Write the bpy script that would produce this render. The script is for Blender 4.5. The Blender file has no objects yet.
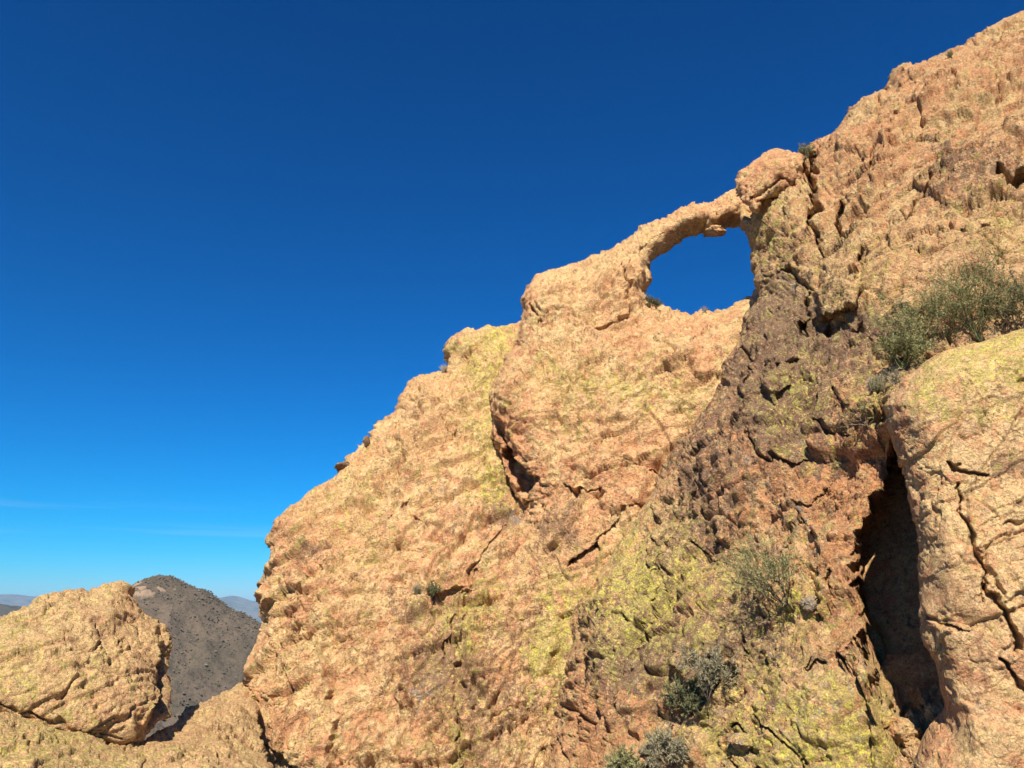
import bpy, math, random
import numpy as np
from mathutils import Vector
from mathutils.bvhtree import BVHTree

# ------------------------------------------------------------------ camera
F_PX, CX, CY = 773.0, 512.0, 384.0
PITCH = math.radians(16.3)
sc = bpy.context.scene
cam_d = bpy.data.cameras.new('camera')
cam = bpy.data.objects.new('camera', cam_d)
sc.collection.objects.link(cam)
cam_d.sensor_width = 36.0
cam_d.lens = F_PX / 1024.0 * 36.0
cam_d.clip_start = 0.1
cam_d.clip_end = 200000.0
cam.location = (0, 0, 0)
cam.rotation_euler = (math.pi / 2 + PITCH, 0, 0)
sc.camera = cam

# ------------------------------------------------------------------ light
SUN_TO = Vector((-0.10, -0.69, 0.72)).normalized()
SUN_EL = math.asin(SUN_TO.z)
SUN_ROT = math.atan2(SUN_TO.x, SUN_TO.y)
w = bpy.data.worlds.new('World'); sc.world = w
w.use_nodes = True
nt = w.node_tree; nt.nodes.clear()
sky = nt.nodes.new('ShaderNodeTexSky'); sky.sky_type = 'NISHITA'
sky.sun_disc = False
sky.sun_elevation = SUN_EL
sky.sun_rotation = SUN_ROT
sky.altitude = 900; sky.air_density = 1.0; sky.dust_density = 0.15; sky.ozone_density = 2.5
gm = nt.nodes.new('ShaderNodeGamma'); gm.inputs[1].default_value = 1.45
hs = nt.nodes.new('ShaderNodeHueSaturation')
hs.inputs['Saturation'].default_value = 1.1
hs.inputs['Hue'].default_value = 0.5
bg = nt.nodes.new('ShaderNodeBackground'); bg.inputs[1].default_value = 0.081
wo = nt.nodes.new('ShaderNodeOutputWorld')
nt.links.new(sky.outputs[0], gm.inputs[0])
nt.links.new(gm.outputs[0], hs.inputs['Color'])
tn = nt.nodes.new('ShaderNodeMix'); tn.data_type = 'RGBA'; tn.blend_type = 'MULTIPLY'; tn.inputs[0].default_value = 1.0
tn.inputs[7].default_value = (0.115, 0.36, 0.66, 1)
nt.links.new(hs.outputs[0], tn.inputs[6]); sp_ = nt.nodes.new('ShaderNodeSeparateColor'); cb_ = nt.nodes.new('ShaderNodeCombineColor')
nt.links.new(tn.outputs[2], sp_.inputs[0])
for i_, (e_, k_) in enumerate(((2.8, 0.21), (0.88, 0.84), (0.85, 0.84))):   # deep polarised blue of a clear desert sky
    pw = nt.nodes.new('ShaderNodeMath'); pw.operation = 'POWER'; pw.inputs[1].default_value = e_
    ml = nt.nodes.new('ShaderNodeMath'); ml.operation = 'MULTIPLY'; ml.inputs[1].default_value = k_
    nt.links.new(sp_.outputs[i_], pw.inputs[0]); nt.links.new(pw.outputs[0], ml.inputs[0]); nt.links.new(ml.outputs[0], cb_.inputs[i_])
# faint cirrus streaks low in the sky
tc_ = nt.nodes.new('ShaderNodeTexCoord'); mp_ = nt.nodes.new('ShaderNodeMapping'); mp_.inputs['Scale'].default_value = (2.2, 2.2, 75); mp_.inputs['Rotation'].default_value = (0, 0.012, 0)
nz_ = nt.nodes.new('ShaderNodeTexNoise'); nz_.inputs['Scale'].default_value = 1.0; nz_.inputs['Detail'].default_value = 5; nz_.inputs['Roughness'].default_value = .6
nt.links.new(tc_.outputs['Generated'], mp_.inputs[0]); nt.links.new(mp_.outputs[0], nz_.inputs['Vector'])
sz_ = nt.nodes.new('ShaderNodeSeparateXYZ'); nt.links.new(tc_.outputs['Generated'], sz_.inputs[0])
def _mr(v, a, b, c, d):
    r = nt.nodes.new('ShaderNodeMapRange'); r.interpolation_type = 'SMOOTHSTEP'
    for k_, q_ in zip((1, 2, 3, 4), (a, b, c, d)): r.inputs[k_].default_value = q_
    nt.links.new(v, r.inputs[0]); return r.outputs[0]
def _mu(a, b):
    r = nt.nodes.new('ShaderNodeMath'); r.operation = 'MULTIPLY'; nt.links.new(a, r.inputs[0]); nt.links.new(b, r.inputs[1]); return r.outputs[0]
cf_ = _mu(_mu(_mr(sz_.outputs[2], .05, .09, 0, 1), _mr(sz_.outputs[2], .10, .14, 1, 0)), _mr(nz_.outputs['Fac'], .50, .78, 0, .15))
cm_ = nt.nodes.new('ShaderNodeMix'); cm_.data_type = 'RGBA'; cm_.inputs[7].default_value = (4.6, 5.6, 6.8, 1)
nt.links.new(cf_, cm_.inputs[0]); nt.links.new(cb_.outputs[0], cm_.inputs[6])
nt.links.new(cm_.outputs[2], bg.inputs[0])
nt.links.new(bg.outputs[0], wo.inputs[0])
WORLD = (nt, hs, bg)

sun_d = bpy.data.lights.new('sun', 'SUN')
sun_d.energy = 5.0; sun_d.angle = math.radians(0.53); sun_d.color = (1.0, 0.93, 0.82)
sun = bpy.data.objects.new('sun', sun_d); sc.collection.objects.link(sun)
sun.rotation_euler = SUN_TO.to_track_quat('Z', 'Y').to_euler()
sun.location = (20, -20, 40)
vs = sc.view_settings
vs.view_transform = 'Standard'; vs.look = 'None'; vs.exposure = 0.78; vs.gamma = 1.0
vs.use_curve_mapping = False

# ------------------------------------------------------------------ helpers
COL = sc.collection
AX_R = np.array([1.0, 0, 0])
AX_F = np.array([0, math.cos(PITCH), math.sin(PITCH)])
AX_U = np.array([0, -math.sin(PITCH), math.cos(PITCH)])

def ray(px, py):
    px = np.asarray(px, float)[..., None]; py = np.asarray(py, float)[..., None]
    return (px - CX) / F_PX * AX_R + (CY - py) / F_PX * AX_U + AX_F

def at(px, py, dist):
    d = ray(px, py); d = d / np.linalg.norm(d, axis=-1, keepdims=True)
    return d * dist

def tag(o, label=None, cat=None, group=None, kind=None):
    if label: o['label'] = label
    if cat: o['category'] = cat
    if group: o['group'] = group
    if kind: o['kind'] = kind
    return o

# ---- noise -----------------------------------------------------------------
def _h(ix, iy, iz, seed):
    with np.errstate(over='ignore'):
        h = (ix.astype(np.uint32) * np.uint32(374761393) + iy.astype(np.uint32) * np.uint32(668265263)
             + iz.astype(np.uint32) * np.uint32(2147483647) + np.uint32(seed * 7919 + 17) * np.uint32(1274126177))
        h = (h ^ (h >> np.uint32(13))) * np.uint32(1274126177)
        h = (h ^ (h >> np.uint32(16))) * np.uint32(2246822519)
        return h ^ (h >> np.uint32(15))

def _u(h, k=0):
    with np.errstate(over='ignore'):
        h = (h + np.uint32(k) * np.uint32(2654435761)) * np.uint32(1597334677)
        h = h ^ (h >> np.uint32(15))
    return (h & np.uint32(0xffffff)).astype(np.float32) / np.float32(0xffffff)

def perlin(P, seed=0):
    P = P.astype(np.float32)
    fl = np.floor(P); f = P - fl; i = fl.astype(np.int64)
    u = f * f * f * (f * (f * 6 - 15) + 10)
    tot = 0
    for dx in (0, 1):
        wx = u[:, 0] if dx else 1 - u[:, 0]
        for dy in (0, 1):
            wy = u[:, 1] if dy else 1 - u[:, 1]
            for dz in (0, 1):
                wz = u[:, 2] if dz else 1 - u[:, 2]
                h = _h(i[:, 0] + dx, i[:, 1] + dy, i[:, 2] + dz, seed)
                g = (_u(h, 1) * 2 - 1) * (f[:, 0] - dx) + (_u(h, 2) * 2 - 1) * (f[:, 1] - dy) + (_u(h, 3) * 2 - 1) * (f[:, 2] - dz)
                tot = tot + g * wx * wy * wz
    return tot * 1.6

def fbm(P, octv=4, seed=0, gain=0.5, lac=2.03, ridged=False):
    a = 1.0; s = 0; n = 0
    Q = P
    for o in range(octv):
        v = perlin(Q + o * 17.3, seed + o * 5)
        if ridged: v = 1 - np.abs(v) * 2.2
        s = s + v * a; n += a
        a *= gain; Q = Q * lac
    return s / n

def facet(P, seed=0):
    """piecewise planar noise: flat facets meeting in sharp edges, as rock breaks"""
    c, s_ = math.cos(.6 + seed), math.sin(.6 + seed)
    X = P[:, 0] * c - P[:, 2] * s_; Z = P[:, 0] * s_ + P[:, 2] * c
    Q = np.stack([X, P[:, 1] * .9 + .3 * Z, Z - .35 * P[:, 1]], 1)
    Q = Q + .16 * np.stack([perlin(Q * 2.1 + 7 * k, seed + k) for k in range(3)], 1)
    fl = np.floor(Q); f = Q - fl; i = fl.astype(np.int64)
    o = np.argsort(-f, axis=1); n = np.arange(len(Q))
    f1, f2, f3 = (f[n, o[:, k]] for k in range(3))
    def val(j): return _u(_h(j[:, 0], j[:, 1], j[:, 2], seed + 400), 1) * 2 - 1
    v0 = val(i); j = i.copy(); j[n, o[:, 0]] += 1; v1 = val(j); j[n, o[:, 1]] += 1; v2 = val(j); v3 = val(i + 1)
    return v0 * (1 - f1) + v1 * (f1 - f2) + v2 * (f2 - f3) + v3 * f3

def joints(P, dr, size, seed, thr=-.1):
    """one joint set: overlapping slabs, each rising gently and breaking off along long roughly parallel edges"""
    d = np.array(dr, float); d /= np.linalg.norm(d)
    t = P @ d / size + .55 * perlin(P / (size * 3.2), seed) + .16 * perlin(P / (size * 1.1), seed + 1) + .05 * perlin(P / (size * .3), seed + 2)
    i = np.floor(t); f = t - i
    k = _u(_h(i.astype(np.int64), i.astype(np.int64) * 0 + seed, i.astype(np.int64) * 0, seed), 1)
    m = sstep(thr, thr + .22, perlin(P / (size * 2.1) + i[:, None] * 3.1, seed + 3))
    return (f * sstep(1.0, .955, f) - .45) * (.35 + .9 * k) * m

def worley(P, seed=0):
    """F1, F2, id hash and vector to the nearest feature point (8 cell search)"""
    b = np.floor(P - 0.5).astype(np.int64)
    n = len(P)
    f1 = np.full(n, 9.0, np.float32); f2 = np.full(n, 9.0, np.float32)
    hid = np.zeros(n, np.uint32); vec = np.zeros((n, 3), np.float32)
    for dx in (0, 1):
        for dy in (0, 1):
            for dz in (0, 1):
                c = b + np.array([dx, dy, dz])
                h = _h(c[:, 0], c[:, 1], c[:, 2], seed)
                fp = c + 0.5 + (np.stack([_u(h, 1), _u(h, 2), _u(h, 3)], 1) - 0.5) * 0.85
                v = (P - fp).astype(np.float32)
                d = np.sqrt((v * v).sum(1))
                m = d < f1
                f2 = np.where(m, f1, np.minimum(f2, d))
                f1 = np.where(m, d, f1)
                hid = np.where(m, h, hid)
                vec[m] = v[m]
    return f1, f2, hid, vec

def blocks(P, size, off, tilt, crack, cw, seed, stretch=(1, 1, 1), warp=0.35):
    """fractured rock: every block sits a little proud or back, is tilted, and open joints run between"""
    Q = P / (np.array(stretch) * size)
    Wp = np.stack([perlin(Q * 1.3 + k * 31.7, seed + 60 + k) for k in range(3)], 1) * warp
    Wp += np.stack([perlin(Q * 3.7 + k * 11.7, seed + 70 + k) for k in range(3)], 1) * warp * 0.35
    f1, f2, hid, vec = worley(Q + Wp, seed)
    o = (_u(hid, 7) - 0.5) * 2 * off
    t = ((_u(hid, 8) - .5) * vec[:, 0] + (_u(hid, 9) - .5) * vec[:, 1] + (_u(hid, 10) - .5) * vec[:, 2]) * 2 * tilt
    e = np.clip((f2 - f1) / cw, 0, 1)
    cm = (_u(hid, 11) > 0.35)
    return o * sstep(0, cw * 1.2, f2 - f1) + t * sstep(0, cw * 2.0, f2 - f1) - crack * (1 - e) ** 2 * np.where(cm, 1.0, 0.25)

def veins(P, size, width, seed, stretch=2.2, thr=0.0, ang=0.75):
    """meandering cleavage cracks that start and stop, running mostly up to the right"""
    c, s_ = math.cos(ang), math.sin(ang)
    U = P[:, 0] * c + P[:, 2] * s_; Vv = -P[:, 0] * s_ + P[:, 2] * c
    Q = np.stack([U / stretch, P[:, 1] * .8, Vv], 1) / size
    n1 = perlin(Q, seed) + 0.35 * perlin(Q * 2.7, seed + 1) + 0.16 * perlin(Q * 6.1, seed + 3)
    m = sstep(thr - .05, thr + 0.2, perlin(P / (size * 1.6), seed + 2))
    return np.clip(1 - np.abs(n1) / width, 0, 1) ** 1.3 * m, n1

def pits(P, size, amp, seed, thr=0.0):
    f1, f2, hid, vec = worley(P / size, seed)
    r = 0.18 + 0.22 * _u(hid, 4)
    m = np.clip(1 - f1 / r, 0, 1)
    return -amp * np.sqrt(m) * (_u(hid, 5) > 0.55) * (perlin(P / (size * 5), seed + 3) > thr)

def sstep(a, b, x):
    t = np.clip((x - a) / (b - a), 0, 1)
    return t * t * (3 - 2 * t)

def vnormals(V, Q):
    A = V[Q[:, 2]] - V[Q[:, 0]]; B = V[Q[:, 3]] - V[Q[:, 1]]
    N = np.cross(A, B)
    out = np.zeros_like(V)
    for k in range(3):
        for j in range(4):
            out[:, k] += np.bincount(Q[:, j], N[:, k], len(V))
    return out / (np.linalg.norm(out, axis=1, keepdims=True) + 1e-9)

def mesh_np(name, V, Q, mat, parent=None, attrs=None, smooth=True, origin=None, keepco=False):
    V = np.asarray(V, np.float32); Q = np.asarray(Q, np.int32)
    if origin is None:
        origin = np.array([V[:, 0].mean(), V[:, 1].mean(), V[:, 2].min()])
    if parent is not None or keepco: origin = np.zeros(3) if parent is None else np.zeros(3)
    m = bpy.data.meshes.new(name)
    k = Q.shape[1]
    m.vertices.add(len(V)); m.vertices.foreach_set('co', (V - origin).astype(np.float32).ravel())
    m.loops.add(Q.size); m.loops.foreach_set('vertex_index', Q.ravel())
    m.polygons.add(len(Q))
    m.polygons.foreach_set('loop_start', np.arange(0, Q.size, k, dtype=np.int32))
    m.polygons.foreach_set('loop_total', np.full(len(Q), k, np.int32))
    m.update(calc_edges=True)
    m.polygons.foreach_set('use_smooth', np.full(len(Q), smooth, bool))
    if attrs:
        for an, av in attrs.items():
            at_ = m.attributes.new(an, 'FLOAT', 'POINT')
            at_.data.foreach_set('value', np.asarray(av, np.float32))
    m.materials.append(mat)
    o = bpy.data.objects.new(name, m); COL.objects.link(o)
    if parent is None: o.location = origin
    else: o.parent = parent
    return o

# ------------------------------------------------------------------ materials
def new_mat(name, rough=0.9, spec=0.2):
    m = bpy.data.materials.new(name); m.use_nodes = True
    n = m.node_tree; n.nodes.clear()
    out = n.nodes.new('ShaderNodeOutputMaterial'); b = n.nodes.new('ShaderNodeBsdfPrincipled')
    b.inputs['Roughness'].default_value = rough
    b.inputs['Specular IOR Level'].default_value = spec
    n.links.new(b.outputs[0], out.inputs[0])
    return m, n, b

class NB:
    def __init__(s, n):
        s.n = n; s.pos = n.nodes.new('ShaderNodeNewGeometry').outputs['Position']
    def map(s, scale=(1, 1, 1), rot=(0, 0, 0)):
        m = s.n.nodes.new('ShaderNodeMapping'); m.inputs['Scale'].default_value = scale; m.inputs['Rotation'].default_value = rot
        s.n.links.new(s.pos, m.inputs[0]); return m.outputs[0]
    def noise(s, scale, detail=4, rough=0.6, dist=0.0, vec=None):
        t = s.n.nodes.new('ShaderNodeTexNoise'); t.inputs['Scale'].default_value = scale
        t.inputs['Detail'].default_value = detail; t.inputs['Roughness'].default_value = rough; t.inputs['Distortion'].default_value = dist
        s.n.links.new(vec or s.pos, t.inputs['Vector']); return t.outputs['Fac']
    def vor(s, scale, feature='F1', vec=None, out='Distance', rnd=1.0):
        t = s.n.nodes.new('ShaderNodeTexVoronoi'); t.feature = feature; t.inputs['Scale'].default_value = scale
        t.inputs['Randomness'].default_value = rnd
        s.n.links.new(vec or s.pos, t.inputs['Vector']); return t.outputs[out]
    def ramp(s, v, a, b, c0=0.0, c1=1.0):
        r = s.n.nodes.new('ShaderNodeMapRange'); r.interpolation_type = 'SMOOTHSTEP'
        r.inputs[1].default_value = a; r.inputs[2].default_value = b; r.inputs[3].default_value = c0; r.inputs[4].default_value = c1
        s.n.links.new(v, r.inputs[0]); return r.outputs[0]
    def math(s, op, a, b=None, clamp=False):
        r = s.n.nodes.new('ShaderNodeMath'); r.operation = op; r.use_clamp = clamp
        for k, v in ((0, a), (1, b)):
            if v is None: continue
            if isinstance(v, (int, float)): r.inputs[k].default_value = v
            else: s.n.links.new(v, r.inputs[k])
        return r.outputs[0]
    def mix(s, fac, a, b, mode='MIX'):
        r = s.n.nodes.new('ShaderNodeMix'); r.data_type = 'RGBA'; r.blend_type = mode
        if isinstance(fac, (int, float)): r.inputs[0].default_value = fac
        else: s.n.links.new(fac, r.inputs[0])
        for k, v in ((6, a), (7, b)):
            if isinstance(v, tuple): r.inputs[k].default_value = (*v, 1)
            else: s.n.links.new(v, r.inputs[k])
        return r.outputs[2]
    def attr(s, name):
        a = s.n.nodes.new('ShaderNodeAttribute'); a.attribute_name = name; return a.outputs['Fac']
    def bump(s, h, strength, dist, bsdf, prev=None):
        b = s.n.nodes.new('ShaderNodeBump'); b.inputs['Strength'].default_value = strength; b.inputs['Distance'].default_value = dist
        s.n.links.new(h, b.inputs['Height'])
        if prev: s.n.links.new(prev, b.inputs['Normal'])
        if bsdf: s.n.links.new(b.outputs[0], bsdf.inputs['Normal'])
        return b.outputs[0]

def rock_material(name, tan=(0.71, 0.415, 0.19), gold=(0.73, 0.49, 0.225), pink=(0.60, 0.275, 0.13),
                  brown=(0.24, 0.135, 0.075), scale=1.0):
    """weathered volcanic tuff: scale is detail size in 1/metres (nearer rock shows finer grain)"""
    m, n, b = new_mat(name, 0.92, 0.15)
    N = NB(n)
    k = scale
    spot = N.noise(4.2 * k, 6, 0.68, 0.9, N.map((1.2, 1.2, 0.9)))
    big = N.noise(0.35 * k, 5, 0.62, 0.6)
    mid = N.noise(1.7 * k, 6, 0.66, 0.4)
    fine = N.noise(7.0 * k, 6, 0.72)
    grit = N.noise(26.0 * k, 4, 0.75)
    lich, red, dark, grey = (N.attr(a) for a in ('lichen', 'red', 'dark', 'grey'))
    base = N.mix(N.ramp(big, 0.38, 0.62), tan, gold)
    wash = N.noise(0.55 * k, 6, 0.7, 1.2, N.map((1.6, 1.6, .6), (0, .5, 0)))
    base = N.mix(N.ramp(wash, 0.52, 0.62, 0, 0.5), base, (0.50, 0.28, 0.13))
    # pinker weathered skin, in patches
    pm = N.math('ADD', N.math('ADD', N.math('MULTIPLY', mid, 0.62), N.math('MULTIPLY', fine, 0.38)), N.math('MULTIPLY', red, 0.12))
    base = N.mix(N.ramp(pm, 0.50, 0.59, 0, 0.85), base, pink)
    # drainage streaks running down the face
    stv = N.math('ADD', N.noise(1.5 * k, 5, .62, .5, N.map((2.6, 2.6, .22), (0, .25, 0))), N.math('MULTIPLY', dark, .05))
    base = N.mix(N.ramp(stv, .56, .66, 0, .55), base, (0.30, 0.165, 0.095))
    # pale fresh scars
    pale = N.ramp(N.noise(3.1 * k, 5, 0.75, 0.8, N.map((1, 1, 1.3))), 0.60, 0.70, 0, 0.5)
    base = N.mix(pale, base, (0.70, 0.50, 0.31))
    # desert varnish and brown mottling; the dark mask also holds painted shade
    dm = N.math('ADD', N.math('ADD', N.math('MULTIPLY', N.noise(2.3 * k, 7, 0.7, 0.5, N.map((1.5, 1.5, 0.75))), 0.6), N.math('MULTIPLY', N.noise(11 * k, 4, 0.7), 0.4)), N.math('MULTIPLY', dark, 0.14))
    base = N.mix(N.ramp(dm, 0.55, 0.605, 0, 0.8), base, brown)
    gmk = N.math('ADD', N.noise(4.0 * k, 5, 0.7), N.math('MULTIPLY', grey, 0.14))
    base = N.mix(N.ramp(gmk, 0.62, 0.74, 0, 0.8), base, (0.29, 0.255, 0.22))
    # lichen: olive film plus bright chartreuse crusts
    lm1 = N.math('ADD', N.noise(2.0 * k, 7, 0.72, 0.6, N.map((1.3, 1.3, 0.8))), N.math('MULTIPLY', lich, 0.125))
    base = N.mix(N.ramp(lm1, 0.55, 0.65, 0, 0.66), base, (0.42, 0.35, 0.10))
    lm2 = N.math('ADD', N.math('ADD', N.math('MULTIPLY', N.noise(5.5 * k, 5, 0.72, 0.3), 0.55), N.math('MULTIPLY', N.noise(17 * k, 4, 0.75), 0.45)), N.math('MULTIPLY', lich, 0.07))
    base = N.mix(N.ramp(lm2, 0.595, 0.615, 0, 0.85), base, (0.66, 0.57, 0.10))
    base = N.mix(N.ramp(spot, 0.57, 0.64, 0, 0.5), base, brown)
    base = N.mix(N.ramp(spot, 0.42, 0.34, 0, 0.5), base, (0.72, 0.53, 0.30))
    # clasts set in the tuff: pale and dark chips of many sizes
    for sc_, lo, hi, colr, am in ((6.0, .10, .14, (0.76, 0.60, 0.38), .45), (9.0, .12, .17, (0.20, 0.12, 0.075), .55), (19.0, .16, .22, (0.74, 0.55, 0.33), .35), (24.0, .15, .21, (0.22, 0.13, 0.08), .5)):
        dn = N.math('ADD', N.vor(sc_ * k, 'F1', N.map((1, 1, 1.25), (.3 * sc_, .2, .1))), N.math('MULTIPLY', N.math('SUBTRACT', N.noise(22 * k, 3, .7), .5), .30))
        gate = N.ramp(N.noise(1.3 * k + sc_ * .1, 3, .6), .45, .55)
        base = N.mix(N.math('MULTIPLY', N.ramp(dn, lo + .03, hi + .03, am, 0), gate), base, colr)
    # grain
    g = N.ramp(grit, 0.32, 0.68, 0.74, 1.2)
    comb = n.nodes.new('ShaderNodeCombineXYZ')
    for i in range(3): n.links.new(g, comb.inputs[i])
    base = N.mix(1.0, base, comb.outputs[0], 'MULTIPLY')
    g2 = N.ramp(fine, 0.34, 0.66, 0.70, 1.2)
    comb2 = n.nodes.new('ShaderNodeCombineXYZ')
    for i in range(3): n.links.new(g2, comb2.inputs[i])
    base = N.mix(1.0, base, comb2.outputs[0], 'MULTIPLY')
    n.links.new(base, b.inputs['Base Color'])
    h1 = N.noise(9 * k, 8, 0.72, 0.5)
    cr = N.ramp(N.vor(4.5 * k, 'DISTANCE_TO_EDGE', N.map((1, 1, 1.35))), 0.0, 0.06)
    cr = N.math('MULTIPLY', cr, N.ramp(mid, 0.40, 0.55))
    p = N.bump(h1, 1.0, 0.13 / k, None)
    N.bump(N.vor(14 * k, 'F1'), 0.8, 0.03 / k, b, p)
    return m

M_ROCK_FAR = rock_material('rock_tuff_cliff', scale=1.0)
M_ROCK_MID = rock_material('rock_tuff_gully', tan=(0.60, 0.345, 0.165), gold=(0.60, 0.40, 0.18), pink=(0.50, 0.225, 0.10), brown=(0.165, 0.10, 0.065), scale=1.15)
M_ROCK_NEAR = rock_material('rock_tuff_boulder', tan=(0.68, 0.42, 0.21), scale=1.7)
M_ROCK_LEFT = rock_material('rock_tuff_gold', tan=(0.62, 0.39, 0.18), gold=(0.64, 0.44, 0.19), pink=(0.54, 0.29, 0.14), brown=(0.30, 0.17, 0.09), scale=1.5)

# ------------------------------------------------------------------ rock masses
def poly_dist(PX, PY, polys):
    best = np.full(PX.shape, 1e9); NX = np.zeros_like(PX); NY = np.zeros_like(PY)
    ins = np.zeros(PX.shape, bool)
    for pl in polys:
        p = np.array(pl, float); q = np.roll(p, -1, 0)
        for (x0, y0), (x1, y1) in zip(p, q):
            dx, dy = x1 - x0, y1 - y0
            t = np.clip(((PX - x0) * dx + (PY - y0) * dy) / (dx * dx + dy * dy + 1e-9), 0, 1)
            qx, qy = x0 + t * dx, y0 + t * dy
            d = (PX - qx) ** 2 + (PY - qy) ** 2
            m = d < best
            best = np.where(m, d, best); NX = np.where(m, qx, NX); NY = np.where(m, qy, NY)
            if y0 != y1:
                c = ((y0 > PY) != (y1 > PY)) & (PX < (x1 - x0) * (PY - y0) / (y1 - y0) + x0)
                ins ^= c
    return np.sqrt(best), ins, NX, NY

def line_dist(PX, PY, pl):
    """distance in px to an open polyline, running parameter 0..1, signed side"""
    best = np.full(PX.shape, 1e9); T = np.zeros_like(PX); S = np.zeros_like(PX)
    p = np.array(pl, float)
    L = np.concatenate([[0], np.cumsum(np.hypot(*(p[1:] - p[:-1]).T))])
    for i in range(len(p) - 1):
        dx, dy = p[i + 1] - p[i]
        tt = ((PX - p[i, 0]) * dx + (PY - p[i, 1]) * dy) / (dx * dx + dy * dy + 1e-9)
        t = np.clip(tt, 0, 1)
        qx, qy = p[i, 0] + t * dx, p[i, 1] + t * dy
        d = (PX - qx) ** 2 + (PY - qy) ** 2
        m = d < best
        best = np.where(m, d, best)
        T = np.where(m, (L[i] + t * (L[i + 1] - L[i])) / L[-1], T)
        S = np.where(m, np.sign(dx * (PY - p[i, 1]) - dy * (PX - p[i, 0])), S)
    return np.sqrt(best), T, S

def axis(lo, hi, flo, fhi, s):
    flo = max(flo, lo); fhi = min(fhi, hi)
    a = list(np.arange(flo, fhi + s * .5, s))
    x = a[0]; st = s; pre = []
    while x > lo:
        st = min(st * 1.35, 16); x -= st; pre.append(x)
    x = a[-1]; st = s; post = []
    while x < hi:
        st = min(st * 1.35, 16); x += st; post.append(x)
    return np.array(pre[::-1] + a + post)

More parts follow.
